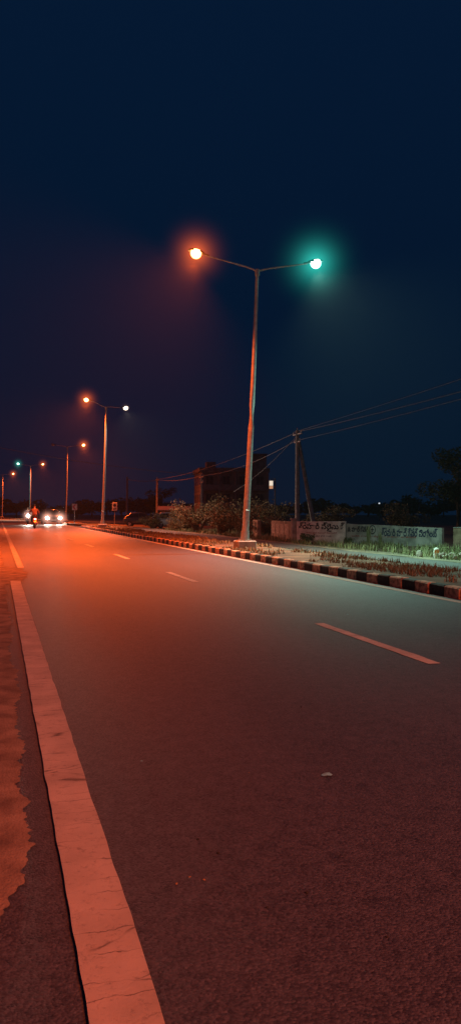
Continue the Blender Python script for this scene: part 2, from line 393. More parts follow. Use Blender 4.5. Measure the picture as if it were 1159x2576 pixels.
street_lamp(6.9,83.6,8.1,.2,[(-1,1.5,.25,'off',0,None),(1,1.7,.3,'or',PW*.9,(.2,-.2,-1))],'twin-arm street lamp with a single orange light lit')
street_lamp(6.9+cx(119.6),119.6,8.1,.1,[(-1,1.8,.35,'te',PW*.3,(0,0,-1)),(1,1.8,.35,'or',PW*.8,(0,0,-1))],'twin-arm street lamp with teal and orange lights',gs=.7)
street_lamp(6.9+cx(142),142,7.7,.1,[(-1,1.8,.3,'off',0,None),(1,1.8,.3,'or',PW*.8,(0,0,-1))],'distant street lamp with orange light on its arm')
street_lamp(6.9,-10,8.3,.1,[(-1,1.85,.36,'or',PW*.95,(-.6,.45,-1)),(1,1.85,.4,'co',PW*.13,(.05,1.5,-1))],'twin-arm street lamp with orange light and added cool fill light on the median')  # unseen lamp behind the camera; cool arm added to lift the near road

# ------------------------------------------------------------------ utility poles and cables
def upole(x,y,z,label,strut=False,base=-.32):
    e=empty('utility_pole',(x,y,base),0,label=label,category='utility pole',group='concrete utility poles beside the road')
    h=z-base
    m=M(); m.tube([(0,0,0),(0,0,h)],[.19,.12],4); m.obj('post',CONC,e)
    m=M(); m.box((0,0,h-.25),(.09,1.5,.09),bev=.01); m.box((0,0,h-.75),(.08,1.0,.08),bev=.01); m.obj('crossarm',STEEL,e)
    for yy,zz in((-.65,h-.2),(.65,h-.2),(0,h+.0),(-.42,h-.7),(.42,h-.7)):
        m=M(); m.tube([(0,yy,zz),(0,yy,zz+.06),(0,yy,zz+.09),(0,yy,zz+.15)],[.02,.05,.03,.045],8); m.obj('insulator',simple('porcelain',(.5,.45,.4),rough=.3) if 'porcelain' not in bpy.data.materials else bpy.data.materials['porcelain'],e)
    if strut:
        m=M(); m.tube([(1.1,-.4,0),(.08,0,h-.6)],[.16,.11],4); m.obj('strut',CONC,e)
    return e
upole(18.6,46.6,6.5,'concrete utility pole braced by a leaning strut behind the wall',True)
upole(18.7,-4,7.2,'concrete utility pole carrying overhead lines')
upole(17.7,109.6,6.2,'concrete utility pole with crossarm near parked vehicles')
upole(18.2,90.5,5.2,'short concrete utility pole beside parked vehicles')
upole(18.7,71.5,4.8,'concrete utility pole beside the dark building')
def cable(a,b,sag,r=.017,label='overhead cable strung between poles'):
    a=Vector(a);b=Vector(b); m=M(); pts=[]
    for i in range(19):
        t=i/18; p=a.lerp(b,t); p.z-=sag*4*t*(1-t); pts.append(p)
    m.tube(pts,r,5); return m.obj('overhead_cable',WIRE,label=label,category='cable',group='overhead cables')
cable((18.6,47.1,6.45),(18.7,-3.4,8.0),.25); cable((18.6,46.2,6.4),(18.9,-4.2,7.25),.45,r=.022); cable((18.6,46.6,5.85),(18.7,-4,6.9),.3)
cable((18.6,46.6,6.4),(18.2,90.5,5.1),.5,r=.020); cable((18.6,46.6,5.9),(18.7,71.5,4.7),.5,r=.020); cable((18.7,71.5,4.7),(18.2,90.5,5.1),.3,r=.03); cable((18.2,90.5,5.0),(17.7,109.6,5.9),.2,r=.04)
cable((18.6,46.6,6.2),(15.9,52,2.6),.3); cable((-14,72,10.2),(18.7,71.5,4.75),.9,r=.025)

# ------------------------------------------------------------------ walls with lettering
PLASTER=simple('white_plaster',(.82,.79,.72),(.52,.48,.42),scale=3,rough=.9,bump=.2)
SHADEPL=simple('painted_shade_plaster',(.46,.44,.40),(.20,.19,.17),scale=2.2,rough=.9,bump=.2)  # darker than the white plaster: paints in the wall's unlit side
BRICKY=simple('stained_plaster',(.42,.30,.2),(.14,.09,.06),scale=2.5,rough=.9,bump=.4)
INK=simple('black_lettering',(.02,.02,.03),rough=.8); REDINK=simple('red_lettering',(.35,.04,.03),rough=.8); BLUEINK=simple('blue_lettering',(.02,.03,.08),rough=.8)
def wall(p0,p1,ztop,mat,label,base=-.32,th=.2,cope=True,ztop2=None):
    p0=Vector((*p0,0));p1=Vector((*p1,0)); d=p1-p0; ln=d.length; rz=math.atan2(d.y,d.x)
    e=empty('boundary_wall',(p0.x,p0.y,base),rz,label=label,category='wall',group='low boundary walls')
    h=ztop-base; h2=(ztop2 if ztop2 else ztop)-base
    m=M(); n=max(2,int(ln/.5)); vs=[];fs=[]
    for i in range(n+1):
        t=i/n; hh=h+(h2-h)*t+R.uniform(-.012,.012)
        for yy in(0,th): vs+=[(ln*t,yy,0),(ln*t,yy,hh)]
    for i in range(n):
        a=i*4; fs+=[(a,a+4,a+5,a+1),(a+2,a+3,a+7,a+6),(a+1,a+5,a+7,a+3)]
    fs+=[(0,1,3,2),(n*4,n*4+2,n*4+3,n*4+1)]
    m.add(vs,fs); m.obj('panel',mat,e)
    if cope:
        m=M(); k=0
        while k<n:
            t=(k+.5)/n; m.box((ln*t,th/2,h+(h2-h)*t+.02),(ln/n-.004,th+.06,.05),bev=.01); k+=1
        m.obj('coping',CONC,e)
    return e,ln
def lettering(e,txt,x0,x1,zc,hmax,mat,label=None,bold=.010):
    cu=bpy.data.curves.new('lettering','FONT'); cu.body=txt; cu.size=.3; cu.extrude=.001; cu.offset=bold
    t=bpy.data.objects.new('tmp',cu); COL.objects.link(t)
    bpy.context.view_layer.update(); dg=bpy.context.evaluated_depsgraph_get()
    me=bpy.data.meshes.new_from_object(t.evaluated_get(dg)); bpy.data.objects.remove(t)
    if not me.vertices: print('NO GLYPHS',txt); return
    xs=[v.co.x for v in me.vertices]; ys_=[v.co.y for v in me.vertices]
    w0,w1,h0,h1=min(xs),max(xs),min(ys_),max(ys_)
    sx=(x1-x0)/(w1-w0); sy=hmax/(h1-h0)
    for v in me.vertices: 
        v.co=Vector((x0+(v.co.x-w0)*sx,-.006-v.co.z,zc+(v.co.y-(h0+h1)/2)*sy))
    me.materials.clear(); me.materials.append(mat); 
    o=bpy.data.objects.new('lettering',me); COL.objects.link(o); o.parent=e
    if label:o['label']=label
e,ln=wall((14.0,35.2),(15.84,33.55),.75,PLASTER,'whitewashed boundary wall with painted dark lettering',cope=False)
lettering(e,'శ్రీహారి ప్లైవుడ్',.12,ln-.03,.80,.46,INK)
lettering(e,'బిర్లా వైట్ సిమెంట్ పెయింట్స్',.5,ln-.4,.50,.10,REDINK,bold=.002); lettering(e,'మెయిన్ రోడ్, కావలి',.8,ln-.7,.35,.09,BLUEINK,bold=.002)
e,ln=wall((15.87,33.5),(18.4,29.3),.64,SHADEPL,'boundary wall coloured as in shade, with painted shop lettering',ztop2=.5,cope=False)
lettering(e,'& హార్డ్‌వేర్ ⊕',.08,1.6,.70,.42,INK); lettering(e,'శ్రీహరి హార్డ్‌వేర్ పెయింట్',1.9,ln-.2,.61,.40,BLUEINK)
lettering(e,'అన్ని రకముల ప్లైవుడ్ మరియు హార్డ్‌వేర్',.3,ln-1.2,.38,.10,REDINK,bold=.002)
wall((18.9,29.2),(22.0,26.4),.5,BRICKY,'stained low boundary wall section beyond a gap')
e,ln=wall((14.6,40.5),(14.15,36.3),.72,BRICKY,'stained orange wall with peeling posters',cope=False)
PO=simple('poster_paper',(.6,.45,.32),(.25,.12,.08),scale=9,rough=.8)
for k in range(4):
    m=M(); m.box((.5+.95*k,-.006,.62),(.7,.006,.55)); m.obj('poster',PO,e)
e,ln=wall((14.75,44.2),(14.65,43.0),.72,BRICKY,'short stained wall stub beside bushes',cope=False)
m=M(); m.box((13.95,35.45,.24),(.22,.22,1.15),bev=.02); m.box((13.95,35.45,.85),(.28,.28,.07),bev=.01)
m.obj('gate_post',CONC,label='weathered concrete gate post at wall end',category='gate post')

# ------------------------------------------------------------------ building
def building():
    e=empty('apartment_building',(25.0,81.2,-.32),math.radians(-8),label='dark three-storey concrete building with balconies and roof rooms',category='building')
    e.scale=(.78,.76,.80)
    m=M(); w,d,h=9.6,9,7.4
    W1=simple('dirty_plaster',(.15,.14,.15),(.085,.08,.085),scale=1.2,rough=.9)
    m.box((0,d/2,h/2),(w,d,h)); m.obj('wall',W1,e)
    m=M(); m.box((0,d/2,h+.06),(w+.5,d+.5,.12)); m.box((0,-.2,h+.35),(w+.4,.12,.5)); m.box((-w/2-.15,d/2,h+.35),(.12,d,.5))
    m.obj('roof',W1,e)
    m=M(); m.box((-3.2,2,h+.75),(1.3,2,1.4)); m.obj('roof_room',W1,e)
    m=M(); m.box((3.8,2.4,h+1.3),(2,2.6,2.4),bev=.05); rr=m.obj('roof_room',W1,e); m=M(); m.box((3.8,2.4,h+2.6),(2.3,2.9,.14)); m.obj('slab',W1,rr)
    for fl in range(3):
        zb=.0+fl*2.45
        if fl: 
            m=M(); m.box((0,-.45,zb),(w,.9,.14)); m.box((0,-.86,zb+.4),(w,.08,.7)); m.obj('balcony',W1,e)
        for k in range(4):
            x=-3.6+2.4*k
            m=M(); m.box((x,-.012,zb+1.35),(1.0,.02,1.15)); wd=m.obj('window',GLASS,e)
            m=M()
            for a,b_ in(((x,-.03,zb+1.95),(1.15,.06,.07)),((x,-.03,zb+.75),(1.2,.1,.07)),((x-.54,-.03,zb+1.35),(.06,.05,1.13)),((x+.54,-.03,zb+1.35),(.06,.05,1.13)),((x,-.03,zb+1.35),(.05,.04,1.13))): m.box(a,b_)
            m.obj('frame',W1,wd)
        for k in range(3):
            m=M(); m.box((-w/2-.012,1.6+2.7*k,zb+1.35),(.02,1,1.1)); m.obj('window',GLASS,e)
    for k in range(5):
        m=M(); m.box((-w/2+.2+k*(w-.4)/4,-.8,h/2),(.25,.22,h)); m.obj('column',W1,e)
    return e
building()
e=empty('sign_lamp',(18.45,51.2,-.32),math.radians(-18),label='small illuminated box sign hanging from a thin post',category='lit sign')
m=M(); m.tube([(.28,0,0),(.28,0,3.9)],.04,8); m.tube([(.28,0,3.85),(-.02,0,3.85)],.025,8); m.obj('post',DARK,e)
m=M(); m.box((0,0,3.45),(.32,.14,.62),bev=.03); m.obj('housing',DARK,e)
m=M(); m.box((0,-.075,3.55),(.26,.02,.34)); m.obj('lit_panel',emis('lit_white_panel',(1,.85,.66),.8),e)
m=M(); m.box((0,-.075,3.26),(.26,.02,.2)); m.obj('lit_panel',emis('lit_orange_panel',(1,.45,.2),.45),e)
e=empty('roadside_shed',(17.2,76.5,-.32),math.radians(-12),label='low roadside shed with sloping tin roof',category='shed'); e.scale=(.6,.6,.8)
m=M(); m.box((0,1.5,1.1),(5,3,2.2)); m.obj('wall',BRICKY,e)
m=M(); m.add([(-2.9,-.9,2.1),(2.9,-.9,2.1),(2.9,3.3,2.6),(-2.9,3.3,2.6),(-2.9,-.9,2.16),(2.9,-.9,2.16),(2.9,3.3,2.66),(-2.9,3.3,2.66)],[(0,3,2,1),(4,5,6,7),(0,1,5,4),(1,2,6,5),(2,3,7,6),(3,0,4,7)]); m.obj('roof',simple('tin_sheet',(.4,.38,.36),(.25,.15,.1),rough=.5,metal=.5),e)
m=M(); m.box((.5,-.015,1.0),(1.2,.03,2.0)); m.obj('shutter',STEEL,e)
e=empty('yard_lamp',(62,118,-.32),0,label='small pale lamp glowing on a short thin post',category='lamp')
m=M(); m.tube([(0,0,0),(0,0,2.9)],.05,8); m.obj('post',DARK,e)
m=M(); m.ell((0,0,3.0),(.14,.14,.12),nu=12,nv=8); m.obj('bulb',emis('yard_bulb',(.8,.9,1),.8),e)

# ------------------------------------------------------------------ vegetation
def leaves(m,c,r,n,s,mi=0,flat=.9,hollow=.35):
    for _ in range(n):
        while True:
            p=Vector((R.uniform(-1,1),R.uniform(-1,1),R.uniform(-1,1)))
            if hollow<p.length<1: break
        q=Vector((c[0]+p.x*r[0],c[1]+p.y*r[1],c[2]+p.z*r[2]))
        a=Vector((R.gauss(0,1),R.gauss(0,1),R.gauss(0,.6))).normalized(); b_=a.cross(Vector((R.gauss(0,1),R.gauss(0,1),R.gauss(0,1)))).normalized()
        l=s*R.uniform(.6,1.4); w_=l*.38
        m.add([q-a*l,q+b_*w_,q+a*l,q-b_*w_],[(0,1,2,3)],mi)
def make_bush(name,w,h,n,lm,loc,label,seed,leaf=.07,cat='bush'):
    e=empty(name,loc,R.uniform(0,6),label=label,category=cat)
    m=M(); tips=[]
    for k in range(9):
        a=R.uniform(0,6.28); rr=R.uniform(.2,1)*w*.8; tip=Vector((math.cos(a)*rr,math.sin(a)*rr,h*R.uniform(.5,.95)))
        mid=tip*.5+Vector((R.uniform(-.1,.1),R.uniform(-.1,.1),.1*h)); m.tube([(0,0,0),mid,tip],[.05*w,.03*w,.01],6); tips.append(tip); tips.append(mid)
    m.obj('stem',BARK,e)
    m=M()
    for t in tips: leaves(m,t,(w*R.uniform(.2,.42),w*R.uniform(.2,.42),h*R.uniform(.12,.25)),n//len(tips),leaf)
    m.obj('foliage',lm,e); return e
B1=make_bush('bush',2.2,2.3,2600,DRYLEAF,(15.3,47.5,-.32),'tall dry straggly bush beside the wall',1)
B2=make_bush('bush',1.7,1.5,2200,DRYLEAF,(13.9,48.5,-.32),'low dry bush on the verge',2)
for (x,y,s,z) in((13.6,53,1.1,1.0),(17.0,55,1.25,1.2),(19.5,53,1.1,1.15),(14.5,60,1.0,.9)):
    copy_tree(B1,(x,y,-.32),R.uniform(0,6),(s,s,z),label='straggly bush at the roadside verge')
for (x,y,s) in((12.7,57,.7),(14.4,45.2,.7),(12.9,66,.9),(15.5,43.2,.8),(22,49,1.2),(26,47,1.3)):
    copy_tree(B2,(x,y,-.32),R.uniform(0,6),(s,s,s),label='low dry roadside bush')
make_bush('shrub',.45,.5,900,LEAF,(13.65,33.0,-.28),'small leafy green shrub in front of the white wall',3,leaf=.045,cat='shrub')
make_bush('shrub',.35,.35,500,LEAF,(15.0,31.5,-.30),'small green shrub among verge grass',3,leaf=.04,cat='shrub')
for (x,y,hh) in((15.35,30.2,1.0),(15.7,29.8,.75)):
    m=M()
    for k in range(26):
        a=R.uniform(0,6.28); l=hh*R.uniform(.6,1.05); sp_=R.uniform(.02,.22)*hh; w_=.012
        b0=Vector((R.uniform(-.06,.06),R.uniform(-.06,.06),0)); t=b0+Vector((math.cos(a)*sp_,math.sin(a)*sp_,l)); md=b0.lerp(t,.5)+Vector((0,0,.04)); u=Vector((-math.sin(a),math.cos(a),0))*w_
        m.add([b0-u,b0+u,md+u,md-u,t],[(0,1,2,3),(3,2,4)])
    m.obj('tall_weed',GRASS,loc=(x,y,-.31),label='tall spiky pale weed standing in front of wall',category='weed')
def grassfield(name,mat,n,xf,y0,y1,hmin,hmax,zf,dens,**p):
    m=M(); c=0; tries=0
    while c<n and tries<n*12:
        tries+=1
        y=y0+(y1-y0)*R.random()**1.3; x=xf(y)
        if noise.noise(Vector((x*.9,y*.5,5)))+.45*noise.noise(Vector((x*3,y*3,1)))<dens: continue
        c+=1; h=R.uniform(hmin,hmax)*R.uniform(.5,1); a=R.uniform(0,6.28); ln_=h*R.uniform(.1,.9); w_=R.uniform(.004,.009)*(1+y/30)
        z=zf(x,y); X=x+cx(y); u=Vector((-math.sin(a),math.cos(a),0))*w_; b0=Vector((X,y,z)); t=b0+Vector((math.cos(a)*ln_,math.sin(a)*ln_,h)); md=b0.lerp(t,.5)+Vector((0,0,h*.12))
        m.add([b0-u,b0+u,md+u*.7,md-u*.7,t],[(0,1,2,3),(3,2,4)])
    return m.obj(name,mat,kind='stuff',**p)
grassfield('median_grass',DRYGRASS,13000,lambda y:R.uniform(6.3,8.25),7,59,.03,.15,lambda x,y:.11,.06,label='dry patchy grass on the median')
grassfield('verge_grass',GRASS,15000,lambda y:12.4+R.random()**.7*5.0,18,60,.05,.38,lambda x,y:gz(x,y)-.01,.08,label='patchy green grass and weeds on the verge')
def tree(x,y,h,wd,label,n=5000):
    e=empty('tree',(x,y,-.32),R.uniform(0,6),label=label,category='tree')
    m=M(); m.tube([(0,0,0),(.1,.05,h*.2),(.0,.1,h*.45),(.1,0,h*.75)],[.22,.17,.12,.04],8); tips=[]
    for k in range(12):
        a=k*2.4+R.uniform(-.3,.3); z0=h*R.uniform(.25,.6); rr=wd*R.uniform(.45,.95); t=Vector((math.cos(a)*rr,math.sin(a)*rr,min(h*.95,z0+h*R.uniform(.15,.4))))
        s0=Vector((.05,.05,z0)); m.tube([s0,s0.lerp(t,.5)+Vector((0,0,.15)),t],[.08,.05,.015],6); tips+=[t,s0.lerp(t,.65)]
    tips.append(Vector((0,0,h*.9)))
    m.obj('trunk',BARK,e); m=M()
    for t in tips: leaves(m,t,(wd*.3,wd*.3,h*.1),n//len(tips),.13)
    m.obj('crown',LEAF,e); return e
T1=tree(34,52,6.6,2.6,'dark leafy tree standing beyond the wall')
copy_tree(T1,(-9,78,0),1.2,(1,1,1.1),label='roadside tree beyond the sandy shoulder')
copy_tree(T1,(-12,104,0),2.2,(1.2,1.2,1.0),label='roadside tree beyond the sandy shoulder')
copy_tree(T1,(24,118,-.3),3.2,(1,1,.8),label='dark tree near the building')
m=M()
for k in range(90):
    t=k/89; a=math.radians(-35+95*t); d_=R.uniform(200,260); X=math.sin(a)*d_; Y=math.cos(a)*d_; hh=R.uniform(2.5,5.5)
    m.tube([(X,Y,-.4),(X,Y,hh*.6)],[.3,.15],5,mi=1)
    for q in range(4): leaves(m,(X+R.uniform(-4,4),Y+R.uniform(-3,3),hh*R.uniform(.4,.8)),(R.uniform(2.5,4.5),3,hh*.3),70,.8,hollow=.1)
m.obj('distant_trees',[LEAF,BARK],kind='stuff',label='far line of dark trees along the horizon')

# ------------------------------------------------------------------ signs, milestone, rubble, litter
WHITES=simple('white_sign_face',(.7,.7,.68),(.6,.6,.58),rough=.5); YEL=simple('yellow_sign_face',(.75,.5,.05),rough=.5); REDS=simple('red_sign_face',(.6,.04,.03),rough=.5)
def sign_post(x,y,h,label,base=0,rz=0):
    e=empty('road_sign',(x,y,base),rz,label=label,category='road sign'); m=M(); m.tube([(0,0.03,0),(0,.03,h)],.03,8); m.obj('post',STEEL,e); return e
e=sign_post(7.2,76.5,1.9,'red and white chevron road sign on a post',.1)
m=M(); m.box((0,0,1.6),(.5,.02,.62),bev=.008); m.obj('board',WHITES,e)
m=M(); pts=[(.14,.26),(.02,.26),(-.2,0),(.02,-.26),(.14,-.26),(-.06,0)]
m.add([(px,-.014,1.6+pz) for px,pz in pts],[(0,1,2,5),(2,3,4,5)]); m.obj('chevron_mark',REDS,e)
e=sign_post(12.2,84,2.4,'white rectangular information board on a post',-.2)
m=M(); m.box((0,0,2.0),(.55,.02,.9),bev=.008); m.obj('board',WHITES,e)
m=M(); m.tube([(0,-.014,2.14),(0,-.02,2.14)],.17,16); m.box((0,-.016,1.75),(.4,.008,.12)); m.obj('symbol',DARK,e)
e=sign_post(-.7,66,1.9,'yellow rectangular warning sign beside the shoulder',0)
m=M(); m.box((0,0,1.55),(.34,.02,.46),bev=.008); m.obj('board',YEL,e)
m=M(); m.add([(-.05,-.014,1.40),(.02,-.014,1.40),(.02,-.014,1.55),(.09,-.014,1.55),(-.015,-.014,1.72),(-.12,-.014,1.55),(-.05,-.014,1.55)],[(0,1,2,3,4,5,6)]); m.obj('arrow_mark',DARK,e)
e=sign_post(-1.3,68,1.9,'round white road sign with red border',0)
m=M(); m.tube([(0,.0,1.6),(0,-.02,1.6)],.2,20); m.obj('board',REDS,e); m=M(); m.tube([(0,-.021,1.6),(0,-.026,1.6)],.15,20); m.obj('disc',WHITES,e)
e=empty('milestone',(12.75,20.6,-.2),math.radians(-20),label='small white milestone with orange band on the verge',category='milestone')
m=M(); m.box((0,0,.12),(.17,.09,.26),bev=.02); m.ell((0,0,.25),(.084,.044,.07),nu=12,nv=5,z0=0); m.obj('stone',simple('white_stone',(.8,.78,.72),(.6,.55,.5)),e)
m=M(); m.box((0,-.048,.2),(.14,.006,.09)); m.obj('band',simple('orange_band',(.8,.3,.05)),e)
RUB=simple('rubble',(.4,.34,.28),(.2,.16,.13),scale=6,rough=.9,bump=.5)
for k in range(16):
    m=M(); s=R.uniform(.05,.15); T=Matrix.Rotation(R.uniform(0,3),3,'X')@Matrix.Rotation(R.uniform(0,3),3,'Z')
    m.ell((0,0,0),(s,s*R.uniform(.5,.9),s*R.uniform(.35,.6)),nu=6,nv=4,T=T)
    m.sm=[False]*len(m.sm)
    m.obj('rubble_stone',RUB,loc=(13.1+R.gauss(0,.3),20.6+R.gauss(0,.35),-.17+R.uniform(0,.1)),label='broken pale rubble stone heaped on the verge',category='stone',group='heap of rubble stones')
def scrap(x,y,w_,h_,mat,label,rz=0,name='paper_scrap',cat='litter'):
    m=M(); n=10; vs=[];
    for i in range(n):
        a=6.283*i/n; r=R.uniform(.7,1.1); vs.append((w_*r*math.cos(a),h_*r*math.sin(a),R.uniform(.0,.004)))
    vs.append((0,0,.005)); m.add(vs,[(i,(i+1)%n,n) for i in range(n)]); m.obj(name,mat,loc=(x,y,.003),rz=rz,label=label,category=cat)
PAPER=simple('pale_paper',(.25,.7,.8),(.16,.45,.5),rough=.8); STONE=simple('dark_stone',(.03,.03,.03),rough=.9); LEAFD=simple('dead_leaf',(.3,.18,.08),rough=.8)
scrap(1.43,3.23,.030,.026,PAPER,'flattened pale paper scrap on the asphalt',.1)
scrap(.66,3.66,.010,.008,PAPER,'tiny white paper scrap on the asphalt')
scrap(3.9,8.2,.015,.015,PAPER,'tiny white scrap on the asphalt')
for x,y in((.70,2.73),(.74,2.6),(1.78,4.4),(.78,2.2),(1.05,1.95),(.93,2.25)):
    m=M(); s=R.uniform(.004,.007); m.ell((0,0,s*.4),(s,s*.8,s*.5),nu=7,nv=5); m.obj('pebble',STONE,loc=(x,y,0),label='small dark pebble lying on the asphalt',category='pebble',group='pebbles on the asphalt')
for x,y in((.55,2.42),(.60,2.45),(.64,2.42),(1.1,3.35),(1.65,2.0)):
    scrap(x,y,R.uniform(.006,.012),.004,LEAFD,'small dry leaf lying on the asphalt',R.uniform(0,3),'dead_leaf','leaf')

# ------------------------------------------------------------------ vehicles
PAINTS={'white':simple('white_car_paint',(.6,.6,.58),(.55,.55,.53),rough=.25),'grey':simple('grey_car_paint',(.08,.08,.09),(.06,.06,.07),rough=.25)}
def car(x,y,rz,paintn,label,lit=False,z=0):
    e=empty('car',(x,y,z),rz,label=label,category='car'); P=PAINTS[paintn]
    secs=[(-1.9,.35,.62,.62),(-1.85,.28,.74,.74),(-1.3,.25,.86,.80),(-.75,.24,.93,.83),(.0,.24,.94,.84),(.9,.24,.95,.84),(1.6,.27,.93,.82),(1.85,.35,.88,.74)]
    m=M(); n=10; vs=[];fs=[]
    for (yy,zb,zt,hw) in secs:
        ring=[(-hw*.85,zb),(-hw,zb+.12),(-hw,(zb+zt)/2),(-hw*.98,zt-.08),(-hw*.82,zt),(hw*.82,zt),(hw*.98,zt-.08),(hw,(zb+zt)/2),(hw,zb+.12),(hw*.85,zb)]
        vs+=[(a,yy,b_) for a,b_ in ring]
    for i in range(len(secs)-1):
        for k in range(n): j=(k+1)%n; fs.append((i*n+k,(i+1)*n+k,(i+1)*n+j,i*n+j))
    fs+=[tuple(range(n)),tuple(range(len(vs)-1,len(vs)-n-1,-1))]
    m.add(vs,fs,0,True)
    cab=[(-.85,.90,.70),(-.25,1.40,.58),(.3,1.47,.60),(1.0,1.42,.58),(1.65,.92,.68)]
    m.add([(s*hw,yy,zz) for yy,zz,hw in cab[1:4] for s in(-1,1)]+[(s*hw,yy,zz-.06) for yy,zz,hw in cab[1:4] for s in(-1,1)],[(0,1,3,2),(2,3,5,4),(0,2,8,6),(2,4,10,8),(1,7,9,3),(3,9,11,5),(0,6,7,1),(4,5,11,10)],0,True)
    for s in(-1,1):
        m.tube([(s*.70,-.85,.90),(s*.58,-.25,1.40)],.03,6); m.tube([(s*.70,.25,.9),(s*.60,.3,1.42)],.03,6); m.tube([(s*.68,1.65,.92),(s*.58,1.0,1.38)],.05,6)
        m.box((s*.90,-.55,.98),(.16,.08,.11),bev=.02)
    m.obj('body',P,e)
    m=M(); g=[(-.84,.905,.69),(-.27,1.35,.57),(1.0,1.35,.57),(1.62,.925,.67)]
    m.add([(s*hw,yy,zz) for yy,zz,hw in g for s in(-1,1)],[(0,2,3,1),(4,6,7,5),(0,6,4,2),(1,3,5,7)]); m.obj('window',GLASS,e)
    for yy in(-1.2,1.2):
        for s in(-1,1):
            w_=empty('wheel',(s*.76,yy,.3)); w_.parent=e
            m=M(); m.torus((0,0,0),.22,.09); m.obj('tyre',RUBBER,w_)
            m=M(); m.tube([(-.07,0,0),(.07,0,0)],.17,16)
            for a in range(5): m.box((s*.075,.09*math.cos(a*1.257),.09*math.sin(a*1.257)),(.02,.05,.05))
            m.obj('rim',CHROME,w_)
    HL=emis('lit_headlight',(1,.86,.70),40) if lit else simple('headlight_glass',(.6,.6,.6),rough=.1)
    for s in(-1,1):
        m=M(); m.ell((s*.60,-1.85,.60),(.18,.11,.15),nu=12,nv=8); hl=m.obj('headlight',HL,e)
        m=M(); m.box((s*.62,1.85,.72),(.2,.06,.14),bev=.02); m.obj('tail_light',REDS,e)
        if lit:
            spot('headlight_beam',(s*.57,-1.99,.60),(0,-1,-.05),(1,.8,.62),900,size=70,blend=.9,rad=.06,parent=e)
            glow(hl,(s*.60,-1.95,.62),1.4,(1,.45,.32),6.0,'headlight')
    m=M(); m.box((0,-1.88,.40),(1.3,.1,.16),bev=.03); m.obj('bumper',P,e)
    m=M(); m.box((0,-1.91,.60),(.7,.04,.1),bev=.01); m.obj('grille',DARK,e)
    m=M(); m.box((0,-1.94,.42),(.45,.015,.1)); m.obj('number_plate',WHITES,e)
    return e
car(5.1,78.5,.06,'grey','car approaching with both headlights on',lit=True)
car(14.3,79,1.3,'grey','dark car parked beside the utility pole',z=-.3)
car(15.6,71.5,1.7,'white','pale car parked beside the bushes',z=-.3)

